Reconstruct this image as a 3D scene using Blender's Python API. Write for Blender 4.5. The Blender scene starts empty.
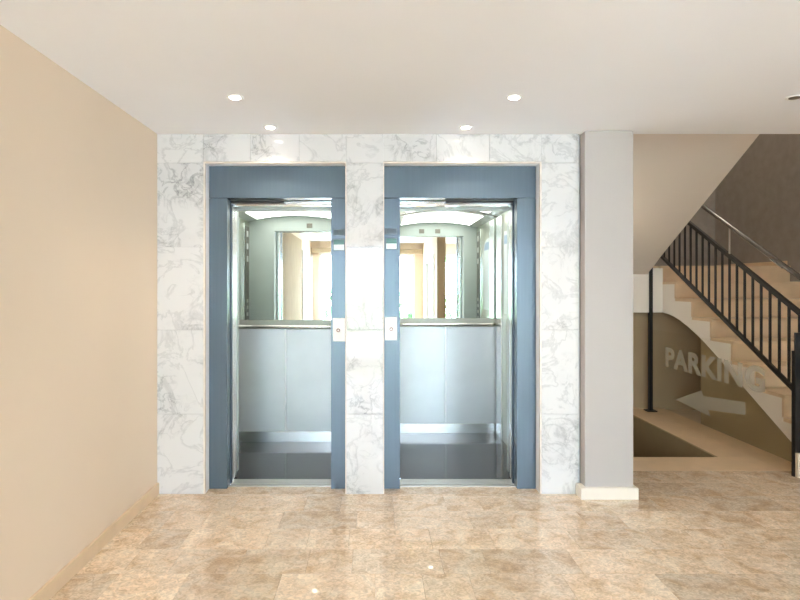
import bpy, bmesh, math, random
from mathutils import Vector
R = random.Random(7)
scene = bpy.context.scene
C = scene.collection

# ---------------------------------------------------------------- camera, sky, exposure
FPX, EYE = 572.0, 1.4545
CEIL = 2.5175
cam_d = bpy.data.cameras.new('camera')
cam_d.sensor_fit = 'HORIZONTAL'; cam_d.sensor_width = 36.0
cam_d.lens = FPX / 800 * 36.0
cam_d.shift_x = 25 / 800; cam_d.shift_y = -14 / 800
cam_d.clip_start = 0.05
cam = bpy.data.objects.new('camera', cam_d); C.objects.link(cam)
cam.location = (0, 0, EYE); cam.rotation_euler = (math.pi / 2, 0, 0)
scene.camera = cam

SKY = 12.0
world = bpy.data.worlds.new('sky'); scene.world = world
world.use_nodes = True
bg = world.node_tree.nodes['Background']
bg.inputs['Color'].default_value = (0.76, 0.905, 1.13, 1); bg.inputs['Strength'].default_value = SKY

# the sun stands behind the building and lights the paving in front of the entrance
sd = bpy.data.lights.new('sun', 'SUN'); sd.energy = 60.0; sd.angle = 0.01; sd.color = (.97, .98, 1.0)
so = bpy.data.objects.new('sun', sd); C.objects.link(so)
so.rotation_euler = Vector((0.15, -0.5, -0.85)).to_track_quat('-Z', 'Y').to_euler(); so.location = (0, 0, 12)

scene.view_settings.view_transform = 'Standard'
scene.view_settings.look = 'None'
scene.view_settings.gamma = 1.0
scene.view_settings.use_curve_mapping = False
scene.view_settings.exposure = 0.63
LAMP_W = 12.0          # downlight power
DIFFUSER = 2.4         # glow of the lit lift ceilings
cy = scene.cycles
cy.max_bounces = 14; cy.diffuse_bounces = 8; cy.glossy_bounces = 8; cy.transparent_max_bounces = 16
cy.sample_clamp_indirect = 6.0
cy.caustics_refractive = False

# the window opening behind the camera: a portal guides the daylight sampling
WX0, WX1, WZ1, REAR = -1.333, 0.996, 2.25, -2.96
pd = bpy.data.lights.new('window_portal', 'AREA'); pd.shape = 'RECTANGLE'
pd.size = WX1 - WX0; pd.size_y = WZ1; pd.cycles.is_portal = True
po = bpy.data.objects.new('window_portal', pd); C.objects.link(po)
po.location = ((WX0 + WX1) / 2, REAR - 0.22, WZ1 / 2); po.rotation_euler = (math.pi / 2, 0, 0)
VX0, VX1 = 1.6, 3.02    # glazed bay added behind the camera to bring daylight to the stairs
pd2 = pd.copy(); pd2.size = VX1 - VX0
po2 = bpy.data.objects.new('window_portal', pd2); C.objects.link(po2)
po2.location = ((VX0 + VX1) / 2, REAR - 0.22, WZ1 / 2); po2.rotation_euler = (math.pi / 2, 0, 0)

SY0, SY1 = -2.7, -1.2    # unseen side window added right of the camera, lights the stair side
pd3 = pd.copy(); pd3.size = SY1 - SY0
po3 = bpy.data.objects.new('window_portal', pd3); C.objects.link(po3)
po3.location = (5.10, (SY0 + SY1) / 2, WZ1 / 2); po3.rotation_euler = (math.pi / 2, 0, math.pi / 2)

# ---------------------------------------------------------------- materials
M = {}
def nodes_of(name):
    m = bpy.data.materials.new(name); m.use_nodes = True; M[name] = m
    nt = m.node_tree
    return m, nt, nt.nodes['Principled BSDF'], nt.nodes.new, nt.links.new

def rgb(h):
    v = [int(h[i:i + 2], 16) / 255 for i in (0, 2, 4)]
    return tuple(x / 12.92 if x <= 0.04045 else ((x + 0.055) / 1.055) ** 2.4 for x in v) + (1,)

def plain(name, col, rough=0.5, metal=0.0, emit=0.0, var=0.06, scale=6.0, bump=0.0, bscale=120.0, coat=0.0, stretch=(1, 1, 1), spec=0.5):
    m, nt, b, N, L = nodes_of(name)
    if isinstance(col, str): col = rgb(col)
    b.inputs['Roughness'].default_value = rough; b.inputs['Metallic'].default_value = metal
    b.inputs['Specular IOR Level'].default_value = spec
    if coat: b.inputs['Coat Weight'].default_value = coat; b.inputs['Coat Roughness'].default_value = 0.03
    tc = N('ShaderNodeTexCoord'); mp = N('ShaderNodeMapping'); mp.inputs['Scale'].default_value = stretch
    L(tc.outputs['Object'], mp.inputs['Vector'])
    n = N('ShaderNodeTexNoise'); n.inputs['Scale'].default_value = scale; n.inputs['Detail'].default_value = 4
    L(mp.outputs['Vector'], n.inputs['Vector'])
    r = N('ShaderNodeValToRGB')
    r.color_ramp.elements[0].position = 0.3; r.color_ramp.elements[1].position = 0.7
    r.color_ramp.elements[0].color = tuple(c * (1 - var) for c in col[:3]) + (1,)
    r.color_ramp.elements[1].color = tuple(min(1, c * (1 + var)) for c in col[:3]) + (1,)
    L(n.outputs['Fac'], r.inputs['Fac']); L(r.outputs['Color'], b.inputs['Base Color'])
    if bump:
        n2 = N('ShaderNodeTexNoise'); n2.inputs['Scale'].default_value = bscale; n2.inputs['Detail'].default_value = 3
        L(mp.outputs['Vector'], n2.inputs['Vector'])
        bp = N('ShaderNodeBump'); bp.inputs['Strength'].default_value = bump; bp.inputs['Distance'].default_value = 0.004
        L(n2.outputs['Fac'], bp.inputs['Height']); L(bp.outputs['Normal'], b.inputs['Normal'])
    if emit:
        b.inputs['Emission Color'].default_value = col; b.inputs['Emission Strength'].default_value = emit
    return m

plain('paint_beige', (0.77, 0.635, 0.485, 1), 0.6, var=0.015, scale=1.5, bump=0.05)
plain('paint_white', (0.88, 0.89, 0.91, 1), 0.65, var=0.01, scale=1.5)
plain('paint_column', (0.485, 0.45, 0.425, 1), 0.7, var=0.02, scale=3, bump=0.35, bscale=160)
plain('paint_soffit', (0.70, 0.62, 0.53, 1), 0.32, var=0.015, scale=2)
plain('paint_stringer', (0.86, 0.80, 0.71, 1), 0.6, var=0.02, scale=3)
plain('paint_taupe', (0.30, 0.265, 0.23, 1), 0.8, var=0.08, scale=9, bump=0.5, bscale=90)
plain('paint_tan', (0.44, 0.325, 0.19, 1), 0.7, var=0.05, scale=3)
plain('paint_olive', (0.34, 0.26, 0.14, 1), 0.7, var=0.05, scale=3)
plain('stone_cream', (0.80, 0.70, 0.55, 1), 0.3, var=0.05, scale=8)
plain('stone_step', (0.72, 0.535, 0.34, 1), 0.35, var=0.06, scale=7)
plain('stone_plinth', (0.86, 0.79, 0.68, 1), 0.3, var=0.03, scale=8)
plain('stone_base', (0.72, 0.55, 0.36, 1), 0.35, var=0.05, scale=8)
plain('stone_reveal', (0.84, 0.76, 0.68, 1), 0.35, var=0.12, scale=14, stretch=(1, 1, 1))
plain('blue_steel', (0.108, 0.152, 0.195, 1), 0.27, metal=0.25, var=0.05, scale=5, stretch=(12, 12, 0.4))
plain('blue_dark', (0.05, 0.075, 0.11, 1), 0.4, metal=0.3)
plain('steel_brushed', (0.78, 0.80, 0.80, 1), 0.27, metal=1.0, var=0.06, scale=4, stretch=(40, 40, 0.6))
plain('steel_panel', (0.68, 0.70, 0.715, 1), 0.5, metal=0.9, var=0.05, scale=3, stretch=(1, 1, 1))
plain('strip_bright', (0.93, 0.94, 0.95, 1), 0.5, metal=0.75, var=0.02)
plain('rail_band', (0.42, 0.42, 0.36, 1), 0.45, metal=0.5, var=0.05)
plain('rail_steel', (0.62, 0.61, 0.55, 1), 0.22, metal=1.0, var=0.03)
plain('steel_return', (0.66, 0.71, 0.675, 1), 0.45, metal=0.25, var=0.05, scale=3)
plain('steel_dark', (0.22, 0.20, 0.17, 1), 0.3, metal=0.9)
plain('steel_olive', (0.50, 0.50, 0.42, 1), 0.28, metal=0.9, var=0.05, scale=5, stretch=(30, 30, 0.5))
plain('steel_polished', (0.86, 0.86, 0.84, 1), 0.1, metal=1.0, var=0.02)
plain('aluminium', (0.72, 0.69, 0.64, 1), 0.3, metal=0.9, var=0.05, scale=6, stretch=(0.5, 30, 30))
plain('granite_dark', (0.035, 0.032, 0.028, 1), 0.10, var=0.35, scale=160, spec=0.45)
plain('black_steel', (0.012, 0.011, 0.010, 1), 0.4, var=0.1)
plain('wood_rail', (0.10, 0.085, 0.075, 1), 0.25, var=0.2, scale=8, stretch=(8, 1, 1), coat=0.5)
plain('white_plastic', (0.90, 0.90, 0.89, 1), 0.35, var=0.01)
plain('button_red', (0.25, 0.09, 0.07, 1), 0.4, var=0.02)
plain('grey_plate', (0.13, 0.165, 0.185, 1), 0.5, metal=0.0, var=0.05)
plain('display_green', (0.07, 0.19, 0.16, 1), 0.12, var=0.05, scale=30)
plain('display_white', (0.75, 0.90, 0.88, 1), 0.2, var=0.10, scale=60)
plain('notice_white', (0.80, 0.84, 0.82, 1), 0.4, var=0.03)
plain('notice_blue', (0.33, 0.45, 0.60, 1), 0.4, var=0.2, scale=60)
plain('diffuser', (1.0, 1.0, 0.96, 1), 0.5, var=0.0, emit=DIFFUSER)
plain('car_ceiling', (0.80, 0.82, 0.78, 1), 0.25, metal=0.35, var=0.02)
plain('lens', (1.0, 0.90, 0.76, 1), 0.4, var=0.0, emit=14.0)
plain('door_white', (0.85, 0.84, 0.82, 1), 0.4, var=0.01)
plain('curtain', (0.46, 0.35, 0.22, 1), 0.8, var=0.06, scale=8, stretch=(30, 1, 0.5))
plain('paving', (0.66, 0.66, 0.66, 1), 0.8, var=0.1, scale=4)
plain('leaf', (0.16, 0.30, 0.13, 1), 0.6, var=0.4, scale=9)
plain('bark', (0.16, 0.11, 0.07, 1), 0.8, var=0.2, scale=9)
plain('grout', (0.62, 0.52, 0.41, 1), 0.7, var=0.05)

def mirror_mat():
    m, nt, b, N, L = nodes_of('mirror')
    b.inputs['Metallic'].default_value = 1; b.inputs['Roughness'].default_value = 0.012
    tc = N('ShaderNodeTexCoord'); n = N('ShaderNodeTexNoise'); n.inputs['Scale'].default_value = 3
    L(tc.outputs['Object'], n.inputs['Vector'])
    r = N('ShaderNodeValToRGB'); r.color_ramp.elements[0].color = (0.84, 0.90, 0.86, 1); r.color_ramp.elements[1].color = (0.88, 0.93, 0.90, 1)
    L(n.outputs['Fac'], r.inputs['Fac']); L(r.outputs['Color'], b.inputs['Base Color'])
mirror_mat()

def glass_mat(name, tint, ior=1.32, flat=None):
    m = bpy.data.materials.new(name); m.use_nodes = True; M[name] = m
    nt = m.node_tree; N, L = nt.nodes.new, nt.links.new
    for n in list(nt.nodes):
        if n.type == 'BSDF_PRINCIPLED': nt.nodes.remove(n)
    out = [n for n in nt.nodes if n.type == 'OUTPUT_MATERIAL'][0]
    t = N('ShaderNodeBsdfTransparent'); t.inputs['Color'].default_value = tint
    g = N('ShaderNodeBsdfGlossy'); g.inputs['Roughness'].default_value = 0.01
    f = N('ShaderNodeFresnel')
    ge = N('ShaderNodeNewGeometry'); mi = N('ShaderNodeMapRange')      # same reflectance on both faces of the sheet
    mi.inputs['To Min'].default_value = ior; mi.inputs['To Max'].default_value = 1 / ior
    L(ge.outputs['Backfacing'], mi.inputs['Value']); L(mi.outputs['Result'], f.inputs['IOR'])
    mx = N('ShaderNodeMixShader')
    if flat is None: L(f.outputs['Fac'], mx.inputs['Fac'])
    else: mx.inputs['Fac'].default_value = flat
    L(t.outputs[0], mx.inputs[1]); L(g.outputs[0], mx.inputs[2])
    L(mx.outputs[0], out.inputs['Surface'])
glass_mat('glass_window', (0.97, 0.985, 0.98, 1))
glass_mat('glass_panel', (0.995, 0.995, 0.985, 1), 1.2, 0.03)

def frosted():
    m = bpy.data.materials.new('frosted'); m.use_nodes = True; M['frosted'] = m
    nt = m.node_tree; N, L = nt.nodes.new, nt.links.new
    out = [n for n in nt.nodes if n.type == 'OUTPUT_MATERIAL'][0]
    b = nt.nodes['Principled BSDF']; b.inputs['Base Color'].default_value = (0.62, 0.59, 0.48, 1); b.inputs['Roughness'].default_value = 0.7
    t = N('ShaderNodeBsdfTransparent')
    n = N('ShaderNodeTexNoise'); n.inputs['Scale'].default_value = 400
    mr = N('ShaderNodeMapRange'); mr.inputs['To Min'].default_value = 0.50; mr.inputs['To Max'].default_value = 0.56
    L(n.outputs['Fac'], mr.inputs['Value'])
    mx = N('ShaderNodeMixShader')
    L(mr.outputs['Result'], mx.inputs['Fac']); L(t.outputs[0], mx.inputs[1]); L(b.outputs[0], mx.inputs[2])
    L(mx.outputs[0], out.inputs['Surface'])
frosted()

def marble():
    m, nt, b, N, L = nodes_of('marble')
    b.inputs['Roughness'].default_value = 0.07
    tc = N('ShaderNodeTexCoord'); oi = N('ShaderNodeObjectInfo')
    ml = N('ShaderNodeMath'); ml.operation = 'MULTIPLY'; ml.inputs[1].default_value = 37.0
    L(oi.outputs['Random'], ml.inputs[0])
    ad = N('ShaderNodeVectorMath'); ad.operation = 'ADD'
    L(tc.outputs['Object'], ad.inputs[0]); L(ml.outputs[0], ad.inputs[1])
    def veins(scale, dist, width, seedoff, detail=6):
        of = N('ShaderNodeVectorMath'); of.operation = 'ADD'; of.inputs[1].default_value = (seedoff, seedoff * 1.7, seedoff * .6)
        L(ad.outputs[0], of.inputs[0])
        n = N('ShaderNodeTexNoise'); n.inputs['Scale'].default_value = scale; n.inputs['Detail'].default_value = detail
        n.inputs['Roughness'].default_value = 0.58; n.inputs['Distortion'].default_value = dist
        L(of.outputs[0], n.inputs['Vector'])
        s = N('ShaderNodeMath'); s.operation = 'SUBTRACT'; s.inputs[1].default_value = 0.5; L(n.outputs['Fac'], s.inputs[0])
        a = N('ShaderNodeMath'); a.operation = 'ABSOLUTE'; L(s.outputs[0], a.inputs[0])
        mr = N('ShaderNodeMapRange'); mr.inputs['From Min'].default_value = 0.0; mr.inputs['From Max'].default_value = width
        mr.inputs['To Min'].default_value = 1.0; mr.inputs['To Max'].default_value = 0.0
        L(a.outputs[0], mr.inputs['Value'])
        return mr.outputs['Result']
    v1 = veins(3.0, 1.1, 0.034, 3.1); v2 = veins(9.0, 0.8, 0.045, 9.3, 8)
    # veins gather in clouded patches
    n = N('ShaderNodeTexNoise'); n.inputs['Scale'].default_value = 3.4; n.inputs['Detail'].default_value = 4
    L(ad.outputs[0], n.inputs['Vector'])
    mk = N('ShaderNodeMapRange'); mk.inputs['From Min'].default_value = 0.46; mk.inputs['From Max'].default_value = 0.68
    L(n.outputs['Fac'], mk.inputs['Value'])
    def mul(a, bb):
        x = N('ShaderNodeMath'); x.operation = 'MULTIPLY'
        for i, v in enumerate((a, bb)):
            if isinstance(v, float): x.inputs[i].default_value = v
            else: L(v, x.inputs[i])
        return x.outputs[0]
    def add(a, bb):
        x = N('ShaderNodeMath'); x.operation = 'ADD'; x.use_clamp = True
        L(a, x.inputs[0]); L(bb, x.inputs[1]); return x.outputs[0]
    am = add(mul(v1, 0.26), add(mul(mul(v2, mk.outputs['Result']), 0.50), mul(mk.outputs['Result'], 0.10)))
    mx = N('ShaderNodeMix'); mx.data_type = 'RGBA'
    mx.inputs[6].default_value = (0.73, 0.73, 0.73, 1); mx.inputs[7].default_value = (0.20, 0.21, 0.22, 1)
    L(am, mx.inputs[0]); L(mx.outputs[2], b.inputs['Base Color'])
marble()

def travertine():
    m, nt, b, N, L = nodes_of('travertine')
    b.inputs['Roughness'].default_value = 0.06
    b.inputs['Specular IOR Level'].default_value = 0.75
    tc = N('ShaderNodeTexCoord'); oi = N('ShaderNodeObjectInfo')
    ml = N('ShaderNodeMath'); ml.operation = 'MULTIPLY'; ml.inputs[1].default_value = 53.0
    L(oi.outputs['Random'], ml.inputs[0])
    ad = N('ShaderNodeVectorMath'); ad.operation = 'ADD'
    L(tc.outputs['Object'], ad.inputs[0]); L(ml.outputs[0], ad.inputs[1])
    def noise(s, d, dist=0.0, st=(1, 1, 1)):
        mp = N('ShaderNodeMapping'); mp.inputs['Scale'].default_value = st; L(ad.outputs[0], mp.inputs['Vector'])
        n = N('ShaderNodeTexNoise'); n.inputs['Scale'].default_value = s; n.inputs['Detail'].default_value = d; n.inputs['Distortion'].default_value = dist
        L(mp.outputs['Vector'], n.inputs['Vector']); return n.outputs['Fac']
    n1 = noise(7, 5, 0.8); n2 = noise(36, 6, 1.6); n3 = noise(12, 3, 0.4)
    r1 = N('ShaderNodeValToRGB')
    e = r1.color_ramp.elements
    e[0].position = 0.30; e[0].color = (0.59, 0.42, 0.265, 1)
    e[1].position = 0.66; e[1].color = (0.80, 0.67, 0.51, 1)
    x = e.new(0.46); x.color = (0.72, 0.555, 0.39, 1)
    L(n1, r1.inputs['Fac'])
    # fine shell-like mottling
    mr = N('ShaderNodeMapRange'); mr.inputs['From Min'].default_value = 0.36; mr.inputs['From Max'].default_value = 0.64
    mr.inputs['To Min'].default_value = 0.78; mr.inputs['To Max'].default_value = 1.14
    L(n2, mr.inputs['Value'])
    mr2 = N('ShaderNodeMapRange'); mr2.inputs['To Min'].default_value = 0.86; mr2.inputs['To Max'].default_value = 1.10
    L(oi.outputs['Random'], mr2.inputs['Value'])
    mm = N('ShaderNodeMath'); mm.operation = 'MULTIPLY'; L(mr.outputs['Result'], mm.inputs[0]); L(mr2.outputs['Result'], mm.inputs[1])
    vm = N('ShaderNodeVectorMath'); vm.operation = 'SCALE'
    L(r1.outputs['Color'], vm.inputs[0]); L(mm.outputs[0], vm.inputs['Scale'])
    L(vm.outputs[0], b.inputs['Base Color'])
    mr3 = N('ShaderNodeMapRange'); mr3.inputs['To Min'].default_value = 0.02; mr3.inputs['To Max'].default_value = 0.05
    L(n3, mr3.inputs['Value']); L(mr3.outputs['Result'], b.inputs['Roughness'])
travertine()

# ---------------------------------------------------------------- mesh helpers
WLOC = {}
class MB:
    def __init__(s): s.v = []; s.f = []; s.sm = []
    def box(s, x0, x1, y0, y1, z0, z1):
        n = len(s.v)
        s.v += [(x0, y0, z0), (x1, y0, z0), (x1, y1, z0), (x0, y1, z0), (x0, y0, z1), (x1, y0, z1), (x1, y1, z1), (x0, y1, z1)]
        s.f += [tuple(n + i for i in q) for q in ((0, 3, 2, 1), (4, 5, 6, 7), (0, 1, 5, 4), (1, 2, 6, 5), (2, 3, 7, 6), (3, 0, 4, 7))]
        s.sm += [False] * 6; return s
    def prism_yz(s, pts, x0, x1):
        n = len(s.v); k = len(pts)
        s.v += [(x0, a, b) for a, b in pts] + [(x1, a, b) for a, b in pts]
        s.f += [tuple(n + i for i in range(k)), tuple(n + k + i for i in reversed(range(k)))]
        s.f += [(n + i, n + k + i, n + k + (i + 1) % k, n + (i + 1) % k) for i in range(k)]
        s.sm += [False] * (k + 2); return s
    def prism_xz(s, pts, y0, y1):
        n = len(s.v); k = len(pts)
        s.v += [(a, y0, b) for a, b in pts] + [(a, y1, b) for a, b in pts]
        s.f += [tuple(n + i for i in range(k)), tuple(n + k + i for i in reversed(range(k)))]
        s.f += [(n + i, n + k + i, n + k + (i + 1) % k, n + (i + 1) % k) for i in range(k)]
        s.sm += [False] * (k + 2); return s
    def tube(s, path, r, seg=10):
        n = len(s.v); P = [Vector(p) for p in path]; k = len(P)
        for i, p in enumerate(P):
            d = (P[min(i + 1, k - 1)] - P[max(i - 1, 0)]).normalized()
            up = Vector((0, 0, 1)) if abs(d.z) < 0.95 else Vector((1, 0, 0))
            a = d.cross(up).normalized(); b = a.cross(d)
            for j in range(seg):
                t = 2 * math.pi * j / seg
                s.v.append(tuple(p + a * math.cos(t) * r + b * math.sin(t) * r))
        for i in range(k - 1):
            for j in range(seg):
                q = (j + 1) % seg
                s.f.append((n + i * seg + j, n + i * seg + q, n + (i + 1) * seg + q, n + (i + 1) * seg + j)); s.sm.append(True)
        s.f.append(tuple(n + j for j in reversed(range(seg)))); s.sm.append(False)
        s.f.append(tuple(n + (k - 1) * seg + j for j in range(seg))); s.sm.append(False)
        return s
    def lathe(s, prof, c, axis='z', seg=24):
        # prof: (radius, offset along axis)
        n = len(s.v); k = len(prof)
        for rr, h in prof:
            for j in range(seg):
                t = 2 * math.pi * j / seg; a, b = rr * math.cos(t), rr * math.sin(t)
                s.v.append((c[0] + a, c[1] + b, c[2] + h) if axis == 'z' else (c[0] + a, c[1] + h, c[2] + b))
        for i in range(k - 1):
            for j in range(seg):
                q = (j + 1) % seg
                s.f.append((n + i * seg + j, n + i * seg + q, n + (i + 1) * seg + q, n + (i + 1) * seg + j)); s.sm.append(True)
        s.f.append(tuple(n + j for j in reversed(range(seg)))); s.sm.append(False)
        s.f.append(tuple(n + (k - 1) * seg + j for j in range(seg))); s.sm.append(False)
        return s
    def build(s, name, mat, parent=None, bevel=0.0, origin=None):
        xs, ys, zs = zip(*s.v)
        o3 = origin or ((min(xs) + max(xs)) / 2, (min(ys) + max(ys)) / 2, min(zs))
        me = bpy.data.meshes.new(name)
        me.from_pydata([(a - o3[0], b - o3[1], c - o3[2]) for a, b, c in s.v], [], s.f)
        me.polygons.foreach_set('use_smooth', s.sm)
        bm = bmesh.new(); bm.from_mesh(me)
        bmesh.ops.recalc_face_normals(bm, faces=bm.faces)
        if bevel:
            bmesh.ops.bevel(bm, geom=bm.edges[:], offset=bevel, segments=2, affect='EDGES', profile=0.5)
        bm.to_mesh(me); bm.free()
        me.materials.append(M[mat])
        return link(name, me, o3, parent)

def link(name, me, loc, parent=None):
    o = bpy.data.objects.new(name, me); C.objects.link(o)
    w = Vector(loc); WLOC[o.name] = w
    if parent is not None:
        o.parent = parent; o.location = w - WLOC[parent.name]
    else: o.location = w
    return o

def B(name, mat, x0, x1, y0, y1, z0, z1, parent=None, bevel=0.0):
    return MB().box(x0, x1, y0, y1, z0, z1).build(name, mat, parent, bevel)

def thing(name, label, cat, loc, group=None):
    o = link(name, None, loc); o['label'] = label; o['category'] = cat
    if group: o['group'] = group
    return o
def tag(o, label, cat, group=None):
    o['label'] = label; o['category'] = cat
    if group: o['group'] = group
    return o
def struct(o, label=None):
    o['kind'] = 'structure'
    if label: o['label'] = label
    return o

# ---------------------------------------------------------------- the setting
LW = -1.524            # left wall face
XR = 4.87              # right wall of the stairwell
XS = 3.35              # open side of the rising flight
XG = 3.21              # glass balustrade line
# floor: slab, then tiles laid on it
fl = MB()
fl.box(LW - .2, XR + .2, REAR - .2, 4.03, -.30, -.02)
fl.box(1.60, XR + .2, 4.03, 4.866, -.30, -.02)
fl.box(2.93, XR + .2, 4.866, 8.39, -.30, -.02)
floor = struct(fl.build('floor', 'grout'), 'beige polished travertine tile floor')
tile_mesh = {}
def tile_at(x0, x1, y0, y1):
    g = 0.0005
    w, d = round(x1 - x0, 3), round(y1 - y0, 3)
    key = (w, d)
    if key not in tile_mesh:
        o = MB().box(-w / 2 + g, w / 2 - g, -d / 2 + g, d / 2 - g, 0, .02).build('tile', 'travertine', floor, 0.0005, origin=(0, 0, 0))
        tile_mesh[key] = o.data
    else:
        o = link('tile', tile_mesh[key], (0, 0, 0), floor)
    o.location = Vector(((x0 + x1) / 2, (y0 + y1) / 2, -.02)) - WLOC['floor']
PITCH = 0.268
WID = (0.235, 0.35, 0.47)
y1 = 4.50
rest = MB()
row = 0
while y1 > REAR - .15:
    y0 = max(y1 - PITCH, REAR - .2)
    xa, xb = LW + 0.0, XR
    if y0 > 4.02: xa = 1.78
    x = xa
    first = True
    while x < xb - 0.01:
        w = R.choice(WID)
        if first: w = R.choice((0.12, 0.2, 0.235, 0.35)); first = False
        xe = min(x + w, xb)
        if xb - xe < 0.1: xe = xb
        if y1 > 1.95 and x < 0.80 * y1 + 0.35: 
            if y1 > 4.0 and y0 < 4.0 and x < 1.78:
                tile_at(x, min(xe, 1.78) if xe > 1.78 else xe, y0, 4.0)
                if xe > 1.78:
                    xe = 1.78
            else: tile_at(x, xe, y0, y1)
        else:
            yy = min(y1, 4.0) if x < 1.78 else y1
            rest.box(x + .001, xe - .001, y0 + .001, yy - .001, -.02, 0)
        x = xe
    y1 = y0; row += 1
o = rest.build('tile_field', 'travertine', floor); o['kind'] = 'stuff'
# threshold stones in front of the lift sills
for a, b in ((-1.19, -.208), (.0645, 1.154)):
    B('threshold_stone', 'travertine', a, b, 4.0, 4.14, -.02, 0, floor, .0008)
# stone border along the stairwell opening
for a, b in ((1.78, 2.62), (2.62, 3.44)):
    B('border_slab', 'stone_step', a, b, 4.502, 4.866, -.06, 0.0, floor, .001)
for a, b in ((4.868, 5.50), (5.50, 6.15), (6.15, 6.80)):
    B('border_slab', 'stone_step', 2.925, 3.44, a, b, -.06, 0.0, floor, .001)

struct(B('wall_left', 'paint_beige', LW - .2, LW, REAR - .2, 6.4, -.3, 2.62), 'smooth warm beige painted wall')
# wall behind the marble, with two lift openings
wb = MB()
wb.box(LW, -1.19, 4.03, 4.13, -.02, CEIL); wb.box(-.208, .0645, 4.03, 4.13, -.02, CEIL); wb.box(1.154, 1.60, 4.03, 4.13, -.02, CEIL)
wb.box(-1.19, -.208, 4.03, 4.13, 2.3147, CEIL); wb.box(.0645, 1.154, 4.03, 4.13, 2.3147, CEIL)
wall_back = struct(wb.build('wall_back', 'paint_white'), 'white marble clad wall around the two lifts')
Z = (0, .559, 1.147, 1.727, 2.3147, CEIL)
def slab(x0, x1, z0, z1):
    g = .0007
    B('marble_slab', 'marble', x0 + g, x1 - g, 4.0, 4.0297, z0 + g, z1 - g, wall_back, .0006)
for (a, b) in ((LW, -1.20), (-.201, .0575), (1.165, 1.4266)):
    for i in range(4): slab(a, b, Z[i], Z[i + 1])
tops = (LW, -1.20, -.87, -.53, -.201, .0575, .43, .80, 1.165, 1.4266)
for a, b in zip(tops, tops[1:]): slab(a, b, Z[4] + .012, Z[5]) if not (a in (LW, -.201, 1.165)) else slab(a, b, Z[4], Z[5])
# stone reveals lining the openings
def trim(n, *a):
    return struct(B('trim_%d' % n, 'stone_reveal', *a), 'thin cream stone edge lining the lift opening')
trim(1, -1.1995, -1.1902, 4.0, 4.10, 0, 2.3247); trim(2, -1.1902, -.2078, 4.0, 4.10, 2.3152, 2.3247)
trim(3, -.2078, -.2015, 4.0, 4.10, 0, 2.3247); trim(4, .0580, .0642, 4.0, 4.10, 0, 2.3247)
trim(5, .0642, 1.1545, 4.0, 4.10, 2.3152, 2.3247); trim(6, 1.1545, 1.1645, 4.0, 4.10, 0, 2.3247)

# ceilings
cm = MB()
cm.box(LW - .2, 1.60, REAR - .2, 6.4, CEIL, 2.80); cm.box(1.60, XR + .2, REAR - .2, 4.0, CEIL, 2.80)
struct(cm.build('ceiling', 'paint_white'), 'plain white ceiling')
struct(B('wall_stair_header', 'paint_taupe', 1.60, XR + .2, 3.80, 4.0, 2.801, 5.3), 'wall above the ceiling edge inside the stairwell')
struct(B('ceiling_stairwell', 'paint_white', 1.40, XR + .2, 3.80, 8.39, 5.3, 5.5), 'ceiling high over the stairwell')
# lift shaft and stairwell walls
struct(B('wall_shaft_back', 'paint_tan', LW, 1.60, 6.2, 6.4, -.3, CEIL), 'rear wall of the lift shaft')
struct(B('wall_stair_left', 'paint_column', 1.60, 1.77, 4.03, 8.39, -2.0, 5.3), 'wall between lifts and stairwell')
struct(B('wall_stair_back', 'paint_taupe', 1.77, XR, 8.19, 8.39, -2.0, 5.3), 'dark taupe wall behind the stair landing')
wr = MB(); wr.box(XR, XR + .2, 4.0, 8.39, -2.0, 5.3); wr.box(XR, XR + .2, 3.8, 4.0, 2.801, 5.3); wr.box(XR, XR + .2, SY1, 4.0, -.3, 2.80)
wr.box(XR, XR + .2, REAR - .2, SY0, -.3, 2.80); wr.box(XR, XR + .2, SY0, SY1, WZ1, 2.80); wr.box(XR, XR + .2, SY0, SY1, -.3, 0)
struct(wr.build('wall_right', 'paint_taupe'), 'dark taupe rough plaster wall beside the stairs')
struct(B('wall_under_landing', 'paint_tan', 1.77, XR, 6.80, 6.90, -2.0, 1.145), 'tan wall under the stair landing')
struct(B('wall_stairwell_side', 'paint_olive', 2.93, 3.03, 4.866, 6.80, -2.0, -.301), 'side wall of the opening going down')
struct(B('wall_stairwell_front', 'paint_taupe', 1.77, 3.03, 4.766, 4.866, -2.0, -.301), 'front wall of the opening going down')
struct(B('floor_lower', 'grout', 1.60, 3.03, 4.766, 6.90, -2.2, -2.0), 'lower parking level floor')
struct(B('trim_7', 'paint_olive', 2.905, 2.9245, 4.868, 6.80, -.32, -.004), 'dark fascia below the stone border')
# rooms behind the camera
XP = 1.195
DY0, DY1, DZ = -2.2, -.25, 2.1
p = MB(); p.box(XP, XP + .15, REAR, DY0, 0, CEIL); p.box(XP, XP + .15, DY1, .36, 0, CEIL); p.box(XP, XP + .15, DY0, DY1, DZ, CEIL)
struct(p.build('wall_passage', 'paint_beige'), 'beige wall of the entrance passage')
rw = MB(); rw.box(LW - .2, WX0, REAR - .2, REAR, -.3, CEIL); rw.box(WX1, VX0, REAR - .2, REAR, -.3, CEIL); rw.box(VX1, XR + .2, REAR - .2, REAR, -.3, CEIL)
rw.box(VX0, VX1, REAR - .2, REAR, WZ1, CEIL)
rw.box(WX0, WX1, REAR - .2, REAR, WZ1, CEIL)
struct(rw.build('wall_rear', 'paint_beige'), 'entrance wall around the glazed door')
struct(B('baseboard_left', 'stone_base', LW + .0005, LW + .016, REAR + .01, 3.998, 0.0005, .08, None, .002), 'low beige stone skirting along the left wall')

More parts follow.
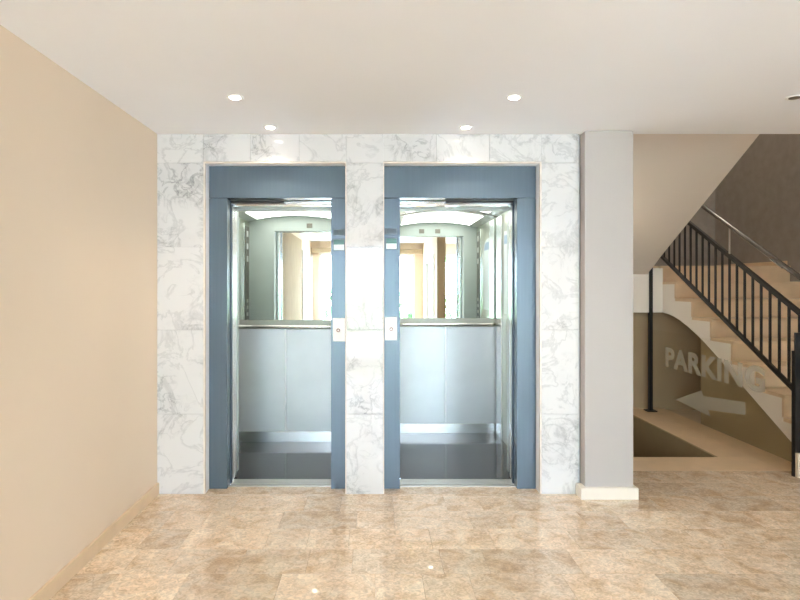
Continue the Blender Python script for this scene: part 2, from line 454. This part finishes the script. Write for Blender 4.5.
# glazed entrance
t = .055
def glazing(name, X0, X1, xm, label):
    w = struct(link(name, None, ((X0 + X1) / 2, REAR - .1, 0)), label)
    ya, yb = REAR - .13, REAR - .07
    B('window_frame', 'door_white', X0, X0 + t, ya, yb, 0, WZ1, w)
    B('window_frame', 'door_white', X1 - t, X1, ya, yb, 0, WZ1, w)
    B('window_frame', 'door_white', X0 + t, X1 - t, ya, yb, WZ1 - t, WZ1, w)
    B('window_frame', 'door_white', X0 + t, X1 - t, ya, yb, 0, .09, w)
    B('window_mullion', 'door_white', xm - .035, xm + .035, ya, yb, .09, WZ1 - t, w)
    B('pane', 'glass_window', X0 + t, xm - .035, REAR - .104, REAR - .098, .09, WZ1 - t, w)
    B('pane', 'glass_window', xm + .035, X1 - t, REAR - .104, REAR - .098, .09, WZ1 - t, w)
    return w
win = glazing('window_1', WX0, WX1, -.165, 'glazed entrance doors')
w3 = struct(link('window_fill_side', None, (XR + .1, (SY0 + SY1) / 2, 0)), 'unseen side window added to light the stair side')
for a, b in ((SY0, SY0 + t), (SY1 - t, SY1), (-1.985, -1.915)):
    B('window_frame', 'door_white', XR + .07, XR + .13, a, b, 0, WZ1, w3)
for a, b in ((SY0 + t, -1.985), (-1.915, SY1 - t)):
    B('window_frame', 'door_white', XR + .07, XR + .13, a, b, 0, .09, w3)
    B('window_frame', 'door_white', XR + .07, XR + .13, a, b, WZ1 - t, WZ1, w3)
    B('pane', 'glass_window', XR + .098, XR + .104, a, b, .09, WZ1 - t, w3)
glazing('window_fill_rear', VX0, VX1, (VX0 + VX1) / 2, 'unseen glazed bay added to light the stairs from the front')
B('window_pelmet', 'curtain', LW + .01, XP - .01, REAR + .005, REAR + .12, 2.25, 2.36, win)
d1 = struct(link('door_1', None, (LW, -2.1, 0)), 'white panelled door in the left wall')
B('door_leaf', 'door_white', LW + .001, LW + .03, -2.85, -1.25, .005, 2.1, d1)
B('door_frame', 'door_white', LW + .001, LW + .045, -1.25, -1.15, 0, 2.2, d1)
B('door_frame', 'door_white', LW + .001, LW + .045, -2.95, -2.85, 0, 2.2, d1)
d2 = struct(link('door_2', None, (XP, (DY0 + DY1) / 2, 0)), 'wide white framed doorway in the passage wall')
B('door_frame', 'door_white', XP - .02, XP + .17, DY0, DY0 + .12, 0, DZ, d2)
B('door_frame', 'door_white', XP - .02, XP + .17, DY1 - .12, DY1, 0, DZ, d2)
B('door_frame', 'door_white', XP - .02, XP + .17, DY0 + .12, DY1 - .12, DZ - .12, DZ, d2)
B('door_leaf', 'door_white', XP + .06, XP + .10, DY0 + .12, DY1 - .12, .005, DZ - .12, d2)
struct(B('trim_9', 'curtain', LW + .0005, LW + .02, -1.10, 1.45, 0, 2.40), 'tan panel lining on the left wall near the entrance')
B('trim_8', 'curtain', XP - .006, XP + .156, .3005, .366, 0, CEIL)['kind'] = 'structure'
gm = MB(); gm.box(-14, XR + .2, -24, REAR - .2, -.32, -.06); gm.box(XR + .2, 16, -24, 9, -.32, -.06)
struct(gm.build('ground', 'paving'), 'pale paving outside the entrance')

# ---------------------------------------------------------------- column
col = thing('column', 'rough plastered pale grey column between the marble wall and the stairs', 'column', (1.60, 3.98, 0))
B('shaft', 'paint_column', 1.439, 1.772, 3.92, 4.028, 0, CEIL - .0005, col, .006)
B('plinth', 'stone_plinth', 1.402, 1.792, 3.888, 3.9995, 0.0005, .079, col, .002)

# ---------------------------------------------------------------- lifts
FY = 4.10
def lift(side):
    L_ = side == 'left'
    if L_:
        fx0, fx1, ox0, ox1 = -1.19, -.208, -1.061, -.315
        cx0, cx1, back, dx0, dx1 = -1.35, -.318, 5.333, -1.08, -.325
        s = 1
    else:
        fx0, fx1, ox0, ox1 = .0645, 1.154, .179, 1.018
        cx0, cx1, back, dx0, dx1 = .190, 1.203, 5.64, .195, 1.045
        s = -1
    word = 'left' if L_ else 'right'
    near = 'nearer the beige wall' if L_ else 'nearer the column'
    # landing frame
    f = thing('elevator_door_frame', 'slate blue steel frame of the lift opening ' + near, 'door frame', ((fx0 + fx1) / 2, 4.15, 0), 'blue lift door frames')
    B('jamb', 'blue_steel', fx0 + .0005, ox0, FY, FY + .10, 0.0005, 2.084, f, .0015)
    B('jamb', 'blue_steel', ox1, fx1 - .0005, FY, FY + .10, 0.0005, 2.084, f, .0015)
    B('header', 'blue_steel', fx0 + .0005, fx1 - .0005, FY, FY + .10, 2.0865, 2.3142, f, .0015)
    # inner blue return next to the parked leaves
    a, b = (ox0 - .03, ox0 + .006) if L_ else (ox1 - .006, ox1 + .03)
    B('inner_jamb', 'blue_dark', a, b, FY + .1005, FY + .135, 0.0005, 2.084, f)
    B('head_track', 'black_steel', min(ox0, ox1) - .02 if L_ else (ox0 + ox1) / 2 - .08, (ox0 + ox1) / 2 + .02 if L_ else ox1 + .02, FY + .1005, FY + .14, 2.064, 2.083, f)
    B('head_strip', 'steel_polished', ox0 - .02, ox1 + .02, FY + .142, FY + .19, 2.050, 2.085, f)
    # sill
    sl = thing('elevator_sill', 'worn aluminium threshold of the lift ' + near, 'threshold', ((ox0 + ox1) / 2, 4.22, 0), 'lift sills')
    B('sill_lip', 'aluminium', ox0, ox1, 4.141, 4.178, -.03, .004, sl)
    B('groove', 'steel_dark', ox0, ox1, 4.178, 4.190, -.03, -.006, sl)
    B('sill_plate', 'aluminium', ox0, ox1, 4.190, 4.25, -.03, .004, sl)
    B('groove', 'steel_dark', ox0, ox1, 4.25, 4.262, -.03, -.006, sl)
    B('sill_edge', 'aluminium', ox0, ox1, 4.262, 4.298, -.03, .004, sl)
    # parked door leaves (side-opening telescopic): two landing, two car
    dd = thing('elevator_door', 'parked brushed steel sliding leaves of the lift ' + near, 'sliding door', ((ox0 if L_ else ox1), 4.3, 0), 'lift doors')
    edge = [(4.236, 4.262, .002), (4.268, 4.294, .004), (4.315, 4.345, .003), (4.352, 4.382, .004)] if L_ else [(4.236, 4.262, .002), (4.268, 4.294, .0), (4.315, 4.345, -.003), (4.352, 4.382, -.006)]
    for i, (ya, yb, e) in enumerate(edge):
        if L_: xa, xb = -1.50, ox0 + e
        else: xa, xb = ox1 - e, 1.55
        B('leaf', 'steel_brushed', xa, xb, ya, yb, .006, 2.048, dd, .003)
    # car
    c = thing('elevator_car', 'open mirrored steel lift cabin ' + near, 'elevator', ((cx0 + cx1) / 2, (4.3 + back) / 2, 0), 'lift cabins')
    T = .03; mid = (cx0 + cx1) / 2
    B('car_floor', 'granite_dark', cx0, cx1, 4.30, back, -.03, 0.001, c)
    B('side_wall', 'steel_olive', cx0 - T, cx0, 4.42, back + T, -.03, 2.24, c)
    B('side_wall', 'steel_olive', cx1, cx1 + T, 4.42, back + T, -.03, 2.24, c)
    B('back_wall', 'steel_dark', cx0, cx1, back + .008, back + T, -.03, 2.24, c)
    B('mirror', 'mirror', cx0 + .001, cx1 - .001, back, back + .0075, 1.138, 2.235, c)
    for a, b in ((cx0 + .002, mid - .009), (mid + .009, cx1 - .002)):
        B('back_panel', 'steel_panel', a, b, back - .001, back + .0075, .101, 1.052, c, .0015)
    B('joint_strip', 'strip_bright', mid - .008, mid + .008, back - .003, back + .0075, .101, 1.052, c)
    B('kick_plate', 'steel_brushed', cx0 + .002, cx1 - .002, back - .008, back + .0075, .0015, .100, c, .0015)
    B('rail_backing', 'rail_band', cx0 + .002, cx1 - .002, back - .006, back + .0075, 1.053, 1.137, c)
    # handrail bent back to the wall at both ends
    zz = 1.078; off = .055; ra = .05
    path = [(cx0 + .035, back - .006, zz)]
    for k in range(5):
        t_ = k / 4 * math.pi / 2
        path.append((cx0 + .035 + ra * (1 - math.cos(t_)), back - off + ra * (1 - math.sin(t_)) * .6, zz))
    for k in range(5):
        t_ = k / 4 * math.pi / 2
        path.append((cx1 - .035 - ra * (1 - math.sin(t_)), back - off + ra * (1 - math.cos(t_)) * .6, zz))
    path.append((cx1 - .035, back - .006, zz))
    hr = MB().tube(path, .017, 12).build('handrail', 'rail_steel', c)
    for x in (mid - .25, mid + .25):
        MB().tube([(x, back - .006, zz), (x, back - off + .01, zz)], .008, 8).build('bracket', 'steel_dark', hr)
    # arched ceiling with a lit diffuser
    def arch(x, k=1.0): return 2.138 + .062 * (1 - ((x - mid) / ((cx1 - cx0) / 2)) ** 2)
    n = 20; xs = [cx0 + (cx1 - cx0) * i / n for i in range(n + 1)]
    MB().prism_xz([(x, arch(x)) for x in xs] + [(cx1, 2.24), (cx0, 2.24)], 4.53, back).build('car_ceiling', 'car_ceiling', c)
    i0 = .11; xs2 = [cx0 + i0 + (cx1 - cx0 - 2 * i0) * i / n for i in range(n + 1)]
    MB().prism_xz([(x, arch(x) - .006) for x in xs2] + [(x, arch(x) - .0005) for x in reversed(xs2)], 4.66, back - .14).build('ceiling_light', 'diffuser', c)
    MB().prism_xz([(x, arch(x) - .006) for x in xs] + [(x, arch(x) - .0005) for x in reversed(xs)], back - .012, back - .001).build('ceiling_edge', 'steel_dark', c)
    # front: returns and header
    if L_: B('front_return', 'steel_return', cx0, dx0, 4.42, 4.53, 0.0015, 2.235, c)
    else: B('front_return', 'steel_return', dx1, cx1, 4.42, 4.53, 0.0015, 2.235, c)
    B('front_header', 'steel_return', dx0 if L_ else cx0, cx1 if L_ else dx1, 4.42, 4.53, 2.045, 2.235, c)
    gx = (dx0 + dx1) / 2
    for k in ((0,) if L_ else (-.07, .12)):
        B('vent_plate', 'steel_dark', gx - .03 + k, gx + .03 + k, 4.53, 4.533, 2.075, 2.125, c)
    xw, sg = (cx0, 1) if L_ else (cx1, -1)
    # pilaster, control strip and notice on the side wall
    def on_wall(name, mat, y0, y1, z0, z1, th, par, bev=0.0):
        x0, x1 = sorted((xw + sg * .0005, xw + sg * th))
        return B(name, mat, x0, x1, y0, y1, z0, z1, par, bev)
    on_wall('pilaster', 'steel_brushed', back - .27, back - .06, .002, 2.12, .02, c, .004)
    cp = on_wall('control_panel', 'steel_dark', 4.58, 4.76, .75, 2.08, .012, c, .003)
    for zb in (.95, 1.02, 1.09, 1.16, 1.23, 1.30, 1.74, 1.87, 2.0):
        big = zb > 1.5
        on_wall('button', 'white_plastic' if big else 'aluminium', 4.645, 4.70, zb - (.03 if big else .018), zb + (.03 if big else .018), .017, cp)
    on_wall('corner_strip', 'steel_polished', 4.80, 4.825, .002, 2.10, .015, c, .003)
    if not L_:
        pts = [(4.97, 1.20), (5.30, 1.20), (5.30, 1.96), (5.16, 1.955), (5.06, 1.93), (5.0, 1.88), (4.97, 1.80)]
        nb = MB().prism_yz(pts, xw - .008, xw - .0005).build('notice', 'notice_white', c)
        MB().prism_yz([(5.02, 1.84), (5.28, 1.84), (5.28, 1.92), (5.12, 1.92), (5.05, 1.89)], xw - .010, xw - .0081).build('notice_heading', 'notice_blue', nb)
    # call plate, indicators on the jamb by the centre pier
    px = -.2585 if L_ else .1145
    dz = 0 if L_ else .008
    cl = thing('call_button_plate', 'white call button plate on the %s blue jamb beside the marble pier' % word, 'call button', (px, FY, 1.06), 'call button plates')
    B('plate', 'white_plastic', px - .0435, px + .0435, FY - .008, FY - .0003, 1.058 + dz, 1.224 + dz, cl, .0015)
    kx = px - .0045 if L_ else px + .002
    bt = MB().lathe([(.013, 0), (.013, -.004), (.0085, -.005)], (kx, FY - .008, 1.138 + dz), 'y', 20).build('button_ring', 'button_red', cl)
    MB().lathe([(.0075, 0), (.0075, -.002)], (kx, FY - .013, 1.138 + dz), 'y', 16).build('button', 'white_plastic', bt)
    px2 = px + (0 if L_ else .003)
    g = thing('floor_indicator', 'small green and white floor display on the %s blue jamb' % word, 'display', (px2, FY, 1.71), 'lift floor displays')
    B('bezel', 'grey_plate', px2 - .041, px2 + .041, FY - .006, FY - .0003, 1.708 + dz, 1.790 + dz, g, .001)
    B('screen', 'display_green', px2 - .037, px2 + .037, FY - .0075, FY - .0061, 1.752 + dz, 1.786 + dz, g)
    k = 8
    B('screen', 'display_white', px2 - .037, px2 + .037, FY - .0075, FY - .0061, 1.712 + dz, 1.751 + dz, g)
    v = thing('speaker_plate', 'grey louvred plate above the floor display on the %s jamb' % word, 'speaker', (px2, FY, 1.815), 'grey jamb plates')
    B('plate', 'grey_plate', px2 - .041, px2 + .041, FY - .005, FY - .0003, 1.817 + dz, 1.860 + dz, v, .001)
    for q in range(4):
        B('louvre', 'blue_dark', px2 - .034, px2 + .034, FY - .0065, FY - .0051, 1.823 + q * .009 + dz, 1.827 + q * .009 + dz, v)
lift('left'); lift('right')

# ---------------------------------------------------------------- staircases
Y3, GO, RI = 4.685, .3375, .188
SL = RI / GO
yn = lambda n: Y3 + (n - 3) * GO
zn = lambda n: n * RI
st = thing('staircase', 'cream stone staircase rising away with a white plastered side', 'staircase', (4.1, 4.0, 0))
pts = [(4.25, 0.0), (4.60, .197), (5.0, .422), (5.586, .756), (5.80, .872), (5.95, .945), (6.12, 1.018), (6.28, 1.076), (6.40, 1.108), (6.52, 1.132), (6.65, 1.146), (6.74, 1.146)]
top = [(6.74, zn(8) - .03)]
for n in range(8, 0, -1):
    top.append((yn(n) + .02, zn(n) - .03))
    top.append((yn(n) + .02, max(zn(n - 1) - .03, 0)))
MB().prism_yz(pts + top, XS, XR - .001).build('flight_body', 'paint_stringer', st)
for n in range(1, 10):
    B('riser', 'stone_step', XS - .003, XR - .001, yn(n), yn(n) + .02, zn(n - 1) + (.0005 if n > 1 else .001), zn(n) - .03, st)
    B('tread', 'stone_step', XS - .006, XR - .001, yn(n) - .015, yn(n + 1) if n < 9 else 6.744, zn(n) - .03, zn(n), st, .002)
ld_ = thing('stair_landing', 'half landing with cream tread and white front edge behind the column', 'landing', (3.0, 7.4, 1.146))
B('landing_slab', 'paint_stringer', 1.771, XR - .001, 6.745, 8.189, 1.146, zn(9) - .03, ld_)
B('landing_tread', 'stone_step', 1.771, XR - .001, 6.746, 8.189, zn(9) - .029, zn(9), ld_, .002)
B('starting_block', 'stone_cream', 3.200, XS - .007, 4.325, 4.358, 0.001, .186, st, .003)
sk = B('skirting', 'stone_step', XR - .016, XR - .002, 6.75, 8.18, zn(9) + .001, zn(9) + .06, ld_)
# infill wall under the flight
inf = MB().prism_yz([(4.27, 0), (4.60, .196), (5.0, .421), (5.586, .755), (5.80, .871), (5.95, .944), (6.04, .985), (6.04, 0)], 3.44, 3.52)
inf.build('infill_panel', 'paint_olive', st)['label'] = 'brown wall filling in under the stairs'
# returning upper flight, seen from below
up = thing('upper_staircase', 'returning upper flight with smooth beige sloping underside by the column', 'staircase', (2.4, 4.0, 1.5))
XU = 3.17
beam = thing('landing_beam', 'white front edge of the stair landing behind the thin black post', 'beam', (2.6, 6.7, 1.146))
B('beam_face', 'paint_stringer', 1.771, XS - .004, 6.65, 6.744, 1.146, zn(9) - .03, beam)
soff = lambda y: EYE + 1.238 * XU - .567 * y
su = [(6.649, soff(6.55) - .075), (6.60, soff(6.55) - .035), (6.50, soff(6.5) - .01), (6.35, soff(6.35))]
for y in (6.0, 5.5, 5.0, 4.5, 4.003): su.append((y, soff(y)))
tp = []
for i in range(8):
    y = 4.003 + i * .33; z = soff(4.003) + .42 - i * .187
    tp.append((y, z)); tp.append((min(y + .33, 6.649), z))
MB().prism_yz(su + tp, 1.771, XU).build('flight_soffit', 'paint_soffit', up)
for i in range(8):
    y = 4.003 + i * .33; z = soff(4.003) + .42 - i * .187
    B('tread', 'stone_step', 1.772, XU, y, min(y + .34, 6.649), z + .001, z + .03, up)

# balustrade on the open side of the rising flight
XB = XS + .0
TOPR = lambda y: SL * (y - 5.6) + .567 * 5.6 - 1.326
BOTR = lambda y: SL * (y - 5.6) + .567 * 5.6 - 1.975
HAND = lambda y: SL * (y - 5.6) + .567 * 5.6 - 1.045
bal = thing('stair_balustrade', 'black steel bar balustrade with dark handrail along the rising stairs', 'railing', (XB, 4.6, .3))
def sloped(name, fz, y0, y1, w, h, mat):
    return MB().prism_yz([(y0, fz(y0) - h / 2), (y1, fz(y1) - h / 2), (y1, fz(y1) + h / 2), (y0, fz(y0) + h / 2)], XB - w / 2, XB + w / 2).build(name, mat, bal)
sloped('top_rail', TOPR, 4.46, 6.86, .03, .040, 'black_steel')
sloped('bottom_rail', BOTR, 4.50, 6.86, .03, .036, 'black_steel')
y = 4.628; i = 0
while y < 6.85:
    B('baluster', 'black_steel', XB - .006, XB + .006, y - .011, y + .011, BOTR(y) + .008, TOPR(y) - .008, bal)
    y += .111; i += 1
h = MB().tube([(XB, yy, HAND(yy)) for yy in (4.1, 4.8, 5.5, 6.2, 6.86)], .019, 12).build('handrail', 'wood_rail', bal)
for yy in (5.405, 6.6):
    B('rail_post', 'aluminium', XB - .005, XB + .005, yy - .006, yy + .006, TOPR(yy) + .015, HAND(yy) - .015, bal)
for yy in (4.70,):  # bright strip stands in for the reflected highlight under the handrail
    MB().prism_yz([(yy, HAND(yy) - .030), (yy + .14, HAND(yy + .14) - .030), (yy + .14, HAND(yy + .14) - .022), (yy, HAND(yy) - .022)], XB - .010, XB + .010).build('rail_glint', 'steel_polished', bal)
B('newel_plate', 'black_steel', 3.192, 3.332, 4.343, 4.357, .187, 1.10, bal, .001)
B('newel_post', 'black_steel', 3.304, 3.334, 4.44, 4.47, .187, TOPR(4.455) + .02, bal)

# glass balustrade with lettering
gp = thing('glass_balustrade', 'clear glass panel with frosted lettering between two black posts', 'glass panel', (XG, 5.5, 0))
B('post', 'black_steel', XG - .026, XG + .014, 6.636, 6.676, 0.012, soff(6.45) - .004, gp)
B('base_plate', 'black_steel', XG - .06, XG + .05, 6.60, 6.71, 0.0005, .012, gp)
B('post', 'black_steel', XG - .018, XG + .004, 4.360, 4.384, 0.0005, .96, gp)
pane = B('pane', 'glass_panel', XG - .005, XG + .005, 4.386, 6.634, .004, .950, gp)
def glyphs(txt, y_left, y_right, z0, z1):
    cu = bpy.data.curves.new('t', 'FONT'); cu.body = txt; cu.size = 1.0; cu.offset = 0.045; cu.extrude = 0; cu.space_character = 1.10
    o = bpy.data.objects.new('t', cu); C.objects.link(o)
    dg = bpy.context.evaluated_depsgraph_get(); dg.update()
    me = bpy.data.meshes.new_from_object(o.evaluated_get(dg))
    bpy.data.objects.remove(o)
    bm = bmesh.new(); bm.from_mesh(me)
    bmesh.ops.remove_doubles(bm, verts=bm.verts, dist=1e-5)
    xs = [v.co.x for v in bm.verts]; ys = [v.co.y for v in bm.verts]
    xa, xb, ya, yb = min(xs), max(xs), min(ys), max(ys)
    # separate the islands: one letter, one part
    bm.verts.ensure_lookup_table(); seen = set(); isl = []
    for v in bm.verts:
        if v.index in seen: continue
        st_ = [v]; comp = []
        seen.add(v.index)
        while st_:
            q = st_.pop(); comp.append(q.index)
            for e in q.link_edges:
                w = e.other_vert(q)
                if w.index not in seen: seen.add(w.index); st_.append(w)
        isl.append(set(comp))
    co = {v.index: v.co.copy() for v in bm.verts}; fs = [[v.index for v in f.verts] for f in bm.faces]
    bm.free()
    for comp in isl:
        ids = sorted(comp); mp = {a: i for i, a in enumerate(ids)}
        vv = [(XG - .0058, y_left + (co[a].x - xa) / (xb - xa) * (y_right - y_left), z0 + (co[a].y - ya) / (yb - ya) * (z1 - z0)) for a in ids]
        b = MB(); b.v = vv; b.f = [tuple(mp[a] for a in f) for f in fs if f[0] in comp]; b.sm = [False] * len(b.f)
        b.build('letter', 'frosted', pane)
glyphs('PARKING', 6.31, 4.70, .565, .785)
MB().prism_yz([(6.10, .244), (5.615, .430), (5.58, .381), (4.95, .450), (4.95, .338), (5.50, .262), (5.464, .206)], XG - .0058, XG - .0052).build('arrow', 'frosted', pane)

# ---------------------------------------------------------------- downlights
def downlight(x, y, label, on=True):
    d = thing('downlight', label, 'ceiling light', (x, y, CEIL), 'recessed ceiling spotlights')
    MB().lathe([(.030, -.001), (.047, -.001), (.047, -.005), (.042, -.008), (.030, -.004)], (x, y, CEIL), 'z', 28).build('trim_ring', 'white_plastic', d)
    MB().lathe([(.031, 0), (.027, -.003)], (x, y, CEIL - .0052), 'z', 24).build('lens', 'lens' if on else 'steel_dark', d)
    if not on: return
    ld = bpy.data.lights.new('bulb', 'SPOT'); ld.energy = LAMP_W; ld.color = (1.0, .87, .72); ld.spot_size = math.radians(115); ld.spot_blend = .8; ld.shadow_soft_size = .03
    lo = bpy.data.objects.new('bulb', ld); C.objects.link(lo); lo.parent = d; lo.location = (0, 0, -.03)
downlight(-.70, 3.824, 'lit recessed ceiling spotlight close above the left lift opening')
downlight(.608, 3.824, 'lit recessed ceiling spotlight close above the right lift opening')
downlight(-.787, 3.217, 'lit recessed ceiling spotlight farther forward on the beige wall side')
downlight(.782, 3.217, 'lit recessed ceiling spotlight farther forward near the column')
downlight(2.36, 3.217, 'unlit recessed ceiling spotlight in front of the stairs', False)
def stair_fill_lamp(x, y, z, label, power):  # out-of-view lamp added to brighten the dark stairwell
    d = thing('stair_fill_lamp', label, 'ceiling light', (x, y, z), 'added stairwell fill lamps')
    MB().lathe([(.14, 0), (.14, -.03), (.12, -.06), (.05, -.075)], (x, y, z - .0005), 'z', 28).build('lamp_shade', 'lens', d)
    ld = bpy.data.lights.new('bulb', 'POINT'); ld.energy = power; ld.color = (1.0, .88, .72); ld.shadow_soft_size = .12
    lo = bpy.data.objects.new('bulb', ld); C.objects.link(lo); lo.parent = d; lo.location = (0, 0, -.22)
stair_fill_lamp(4.0, 6.9, 5.3, 'unseen round lamp added high above the stair landing to brighten the stairwell', 30)
sc_ = thing('wall_fill_lamp', 'small hidden lamp added behind the column to light the side of the stairs', 'added fill lamp', (1.77, 5.55, 1.66))  # added fill light for the stair side, hidden by the column
B('back_plate', 'white_plastic', 1.7705, 1.79, 5.47, 5.63, 1.60, 1.76, sc_, .004)
B('lamp_shade', 'lens', 1.7905, 1.84, 5.49, 5.61, 1.62, 1.74, sc_, .01)
ld = bpy.data.lights.new('bulb', 'POINT'); ld.energy = 6.5; ld.color = (1.0, .90, .76); ld.shadow_soft_size = .08
lo = bpy.data.objects.new('bulb', ld); C.objects.link(lo); lo.parent = sc_; lo.location = (.2, 0, .02)
for x, y, w in ((-.787, .8, 'left'), (.782, .8, 'right')):  # extra spotlights added out of view for more brightness
    downlight(x, y, 'unseen ceiling spotlight added to brighten the entrance passage on its %s side' % w)

# ---------------------------------------------------------------- greenery outside, seen in the mirrors
def leaves(n, box_fn, size):
    b = MB()
    for _ in range(n):
        c = Vector(box_fn()); a = Vector((R.uniform(-1, 1), R.uniform(-1, 1), R.uniform(-1, 1))).normalized()
        u = a.orthogonal().normalized(); w = a.cross(u); k = len(b.v); s_ = size * R.uniform(.6, 1.3)
        b.v += [tuple(c + u * s_), tuple(c + w * s_ * .5), tuple(c - u * s_), tuple(c - w * s_ * .5)]
        b.f.append((k, k + 1, k + 2, k + 3)); b.sm.append(False)
    return b
hg = thing('hedge', 'green clipped hedge outside the glazed entrance', 'hedge', (0, -10, -.06))
leaves(4500, lambda: (R.uniform(-7, 7), R.uniform(-10.4, -9.6), R.uniform(-.05, 1.36)), .12).build('foliage', 'leaf', hg)['kind'] = 'stuff'
tr = thing('tree', 'leafy tree beyond the hedge outside the entrance', 'tree', (2.6, -17, -.06))
def crown():
    v = Vector((R.gauss(0, 1), R.gauss(0, 1), R.gauss(0, 1))).normalized() * R.uniform(.5, 1)
    return (2.6 + v.x * 1.5, -17 + v.y * 1.5, 3.4 + v.z * 1.3)
leaves(1600, crown, .13).build('foliage', 'leaf', tr)['kind'] = 'stuff'
MB().tube([(2.6, -17, -.06), (2.62, -17, 1.5), (2.6, -17, 3.4)], .09, 8).build('trunk', 'bark', tr)
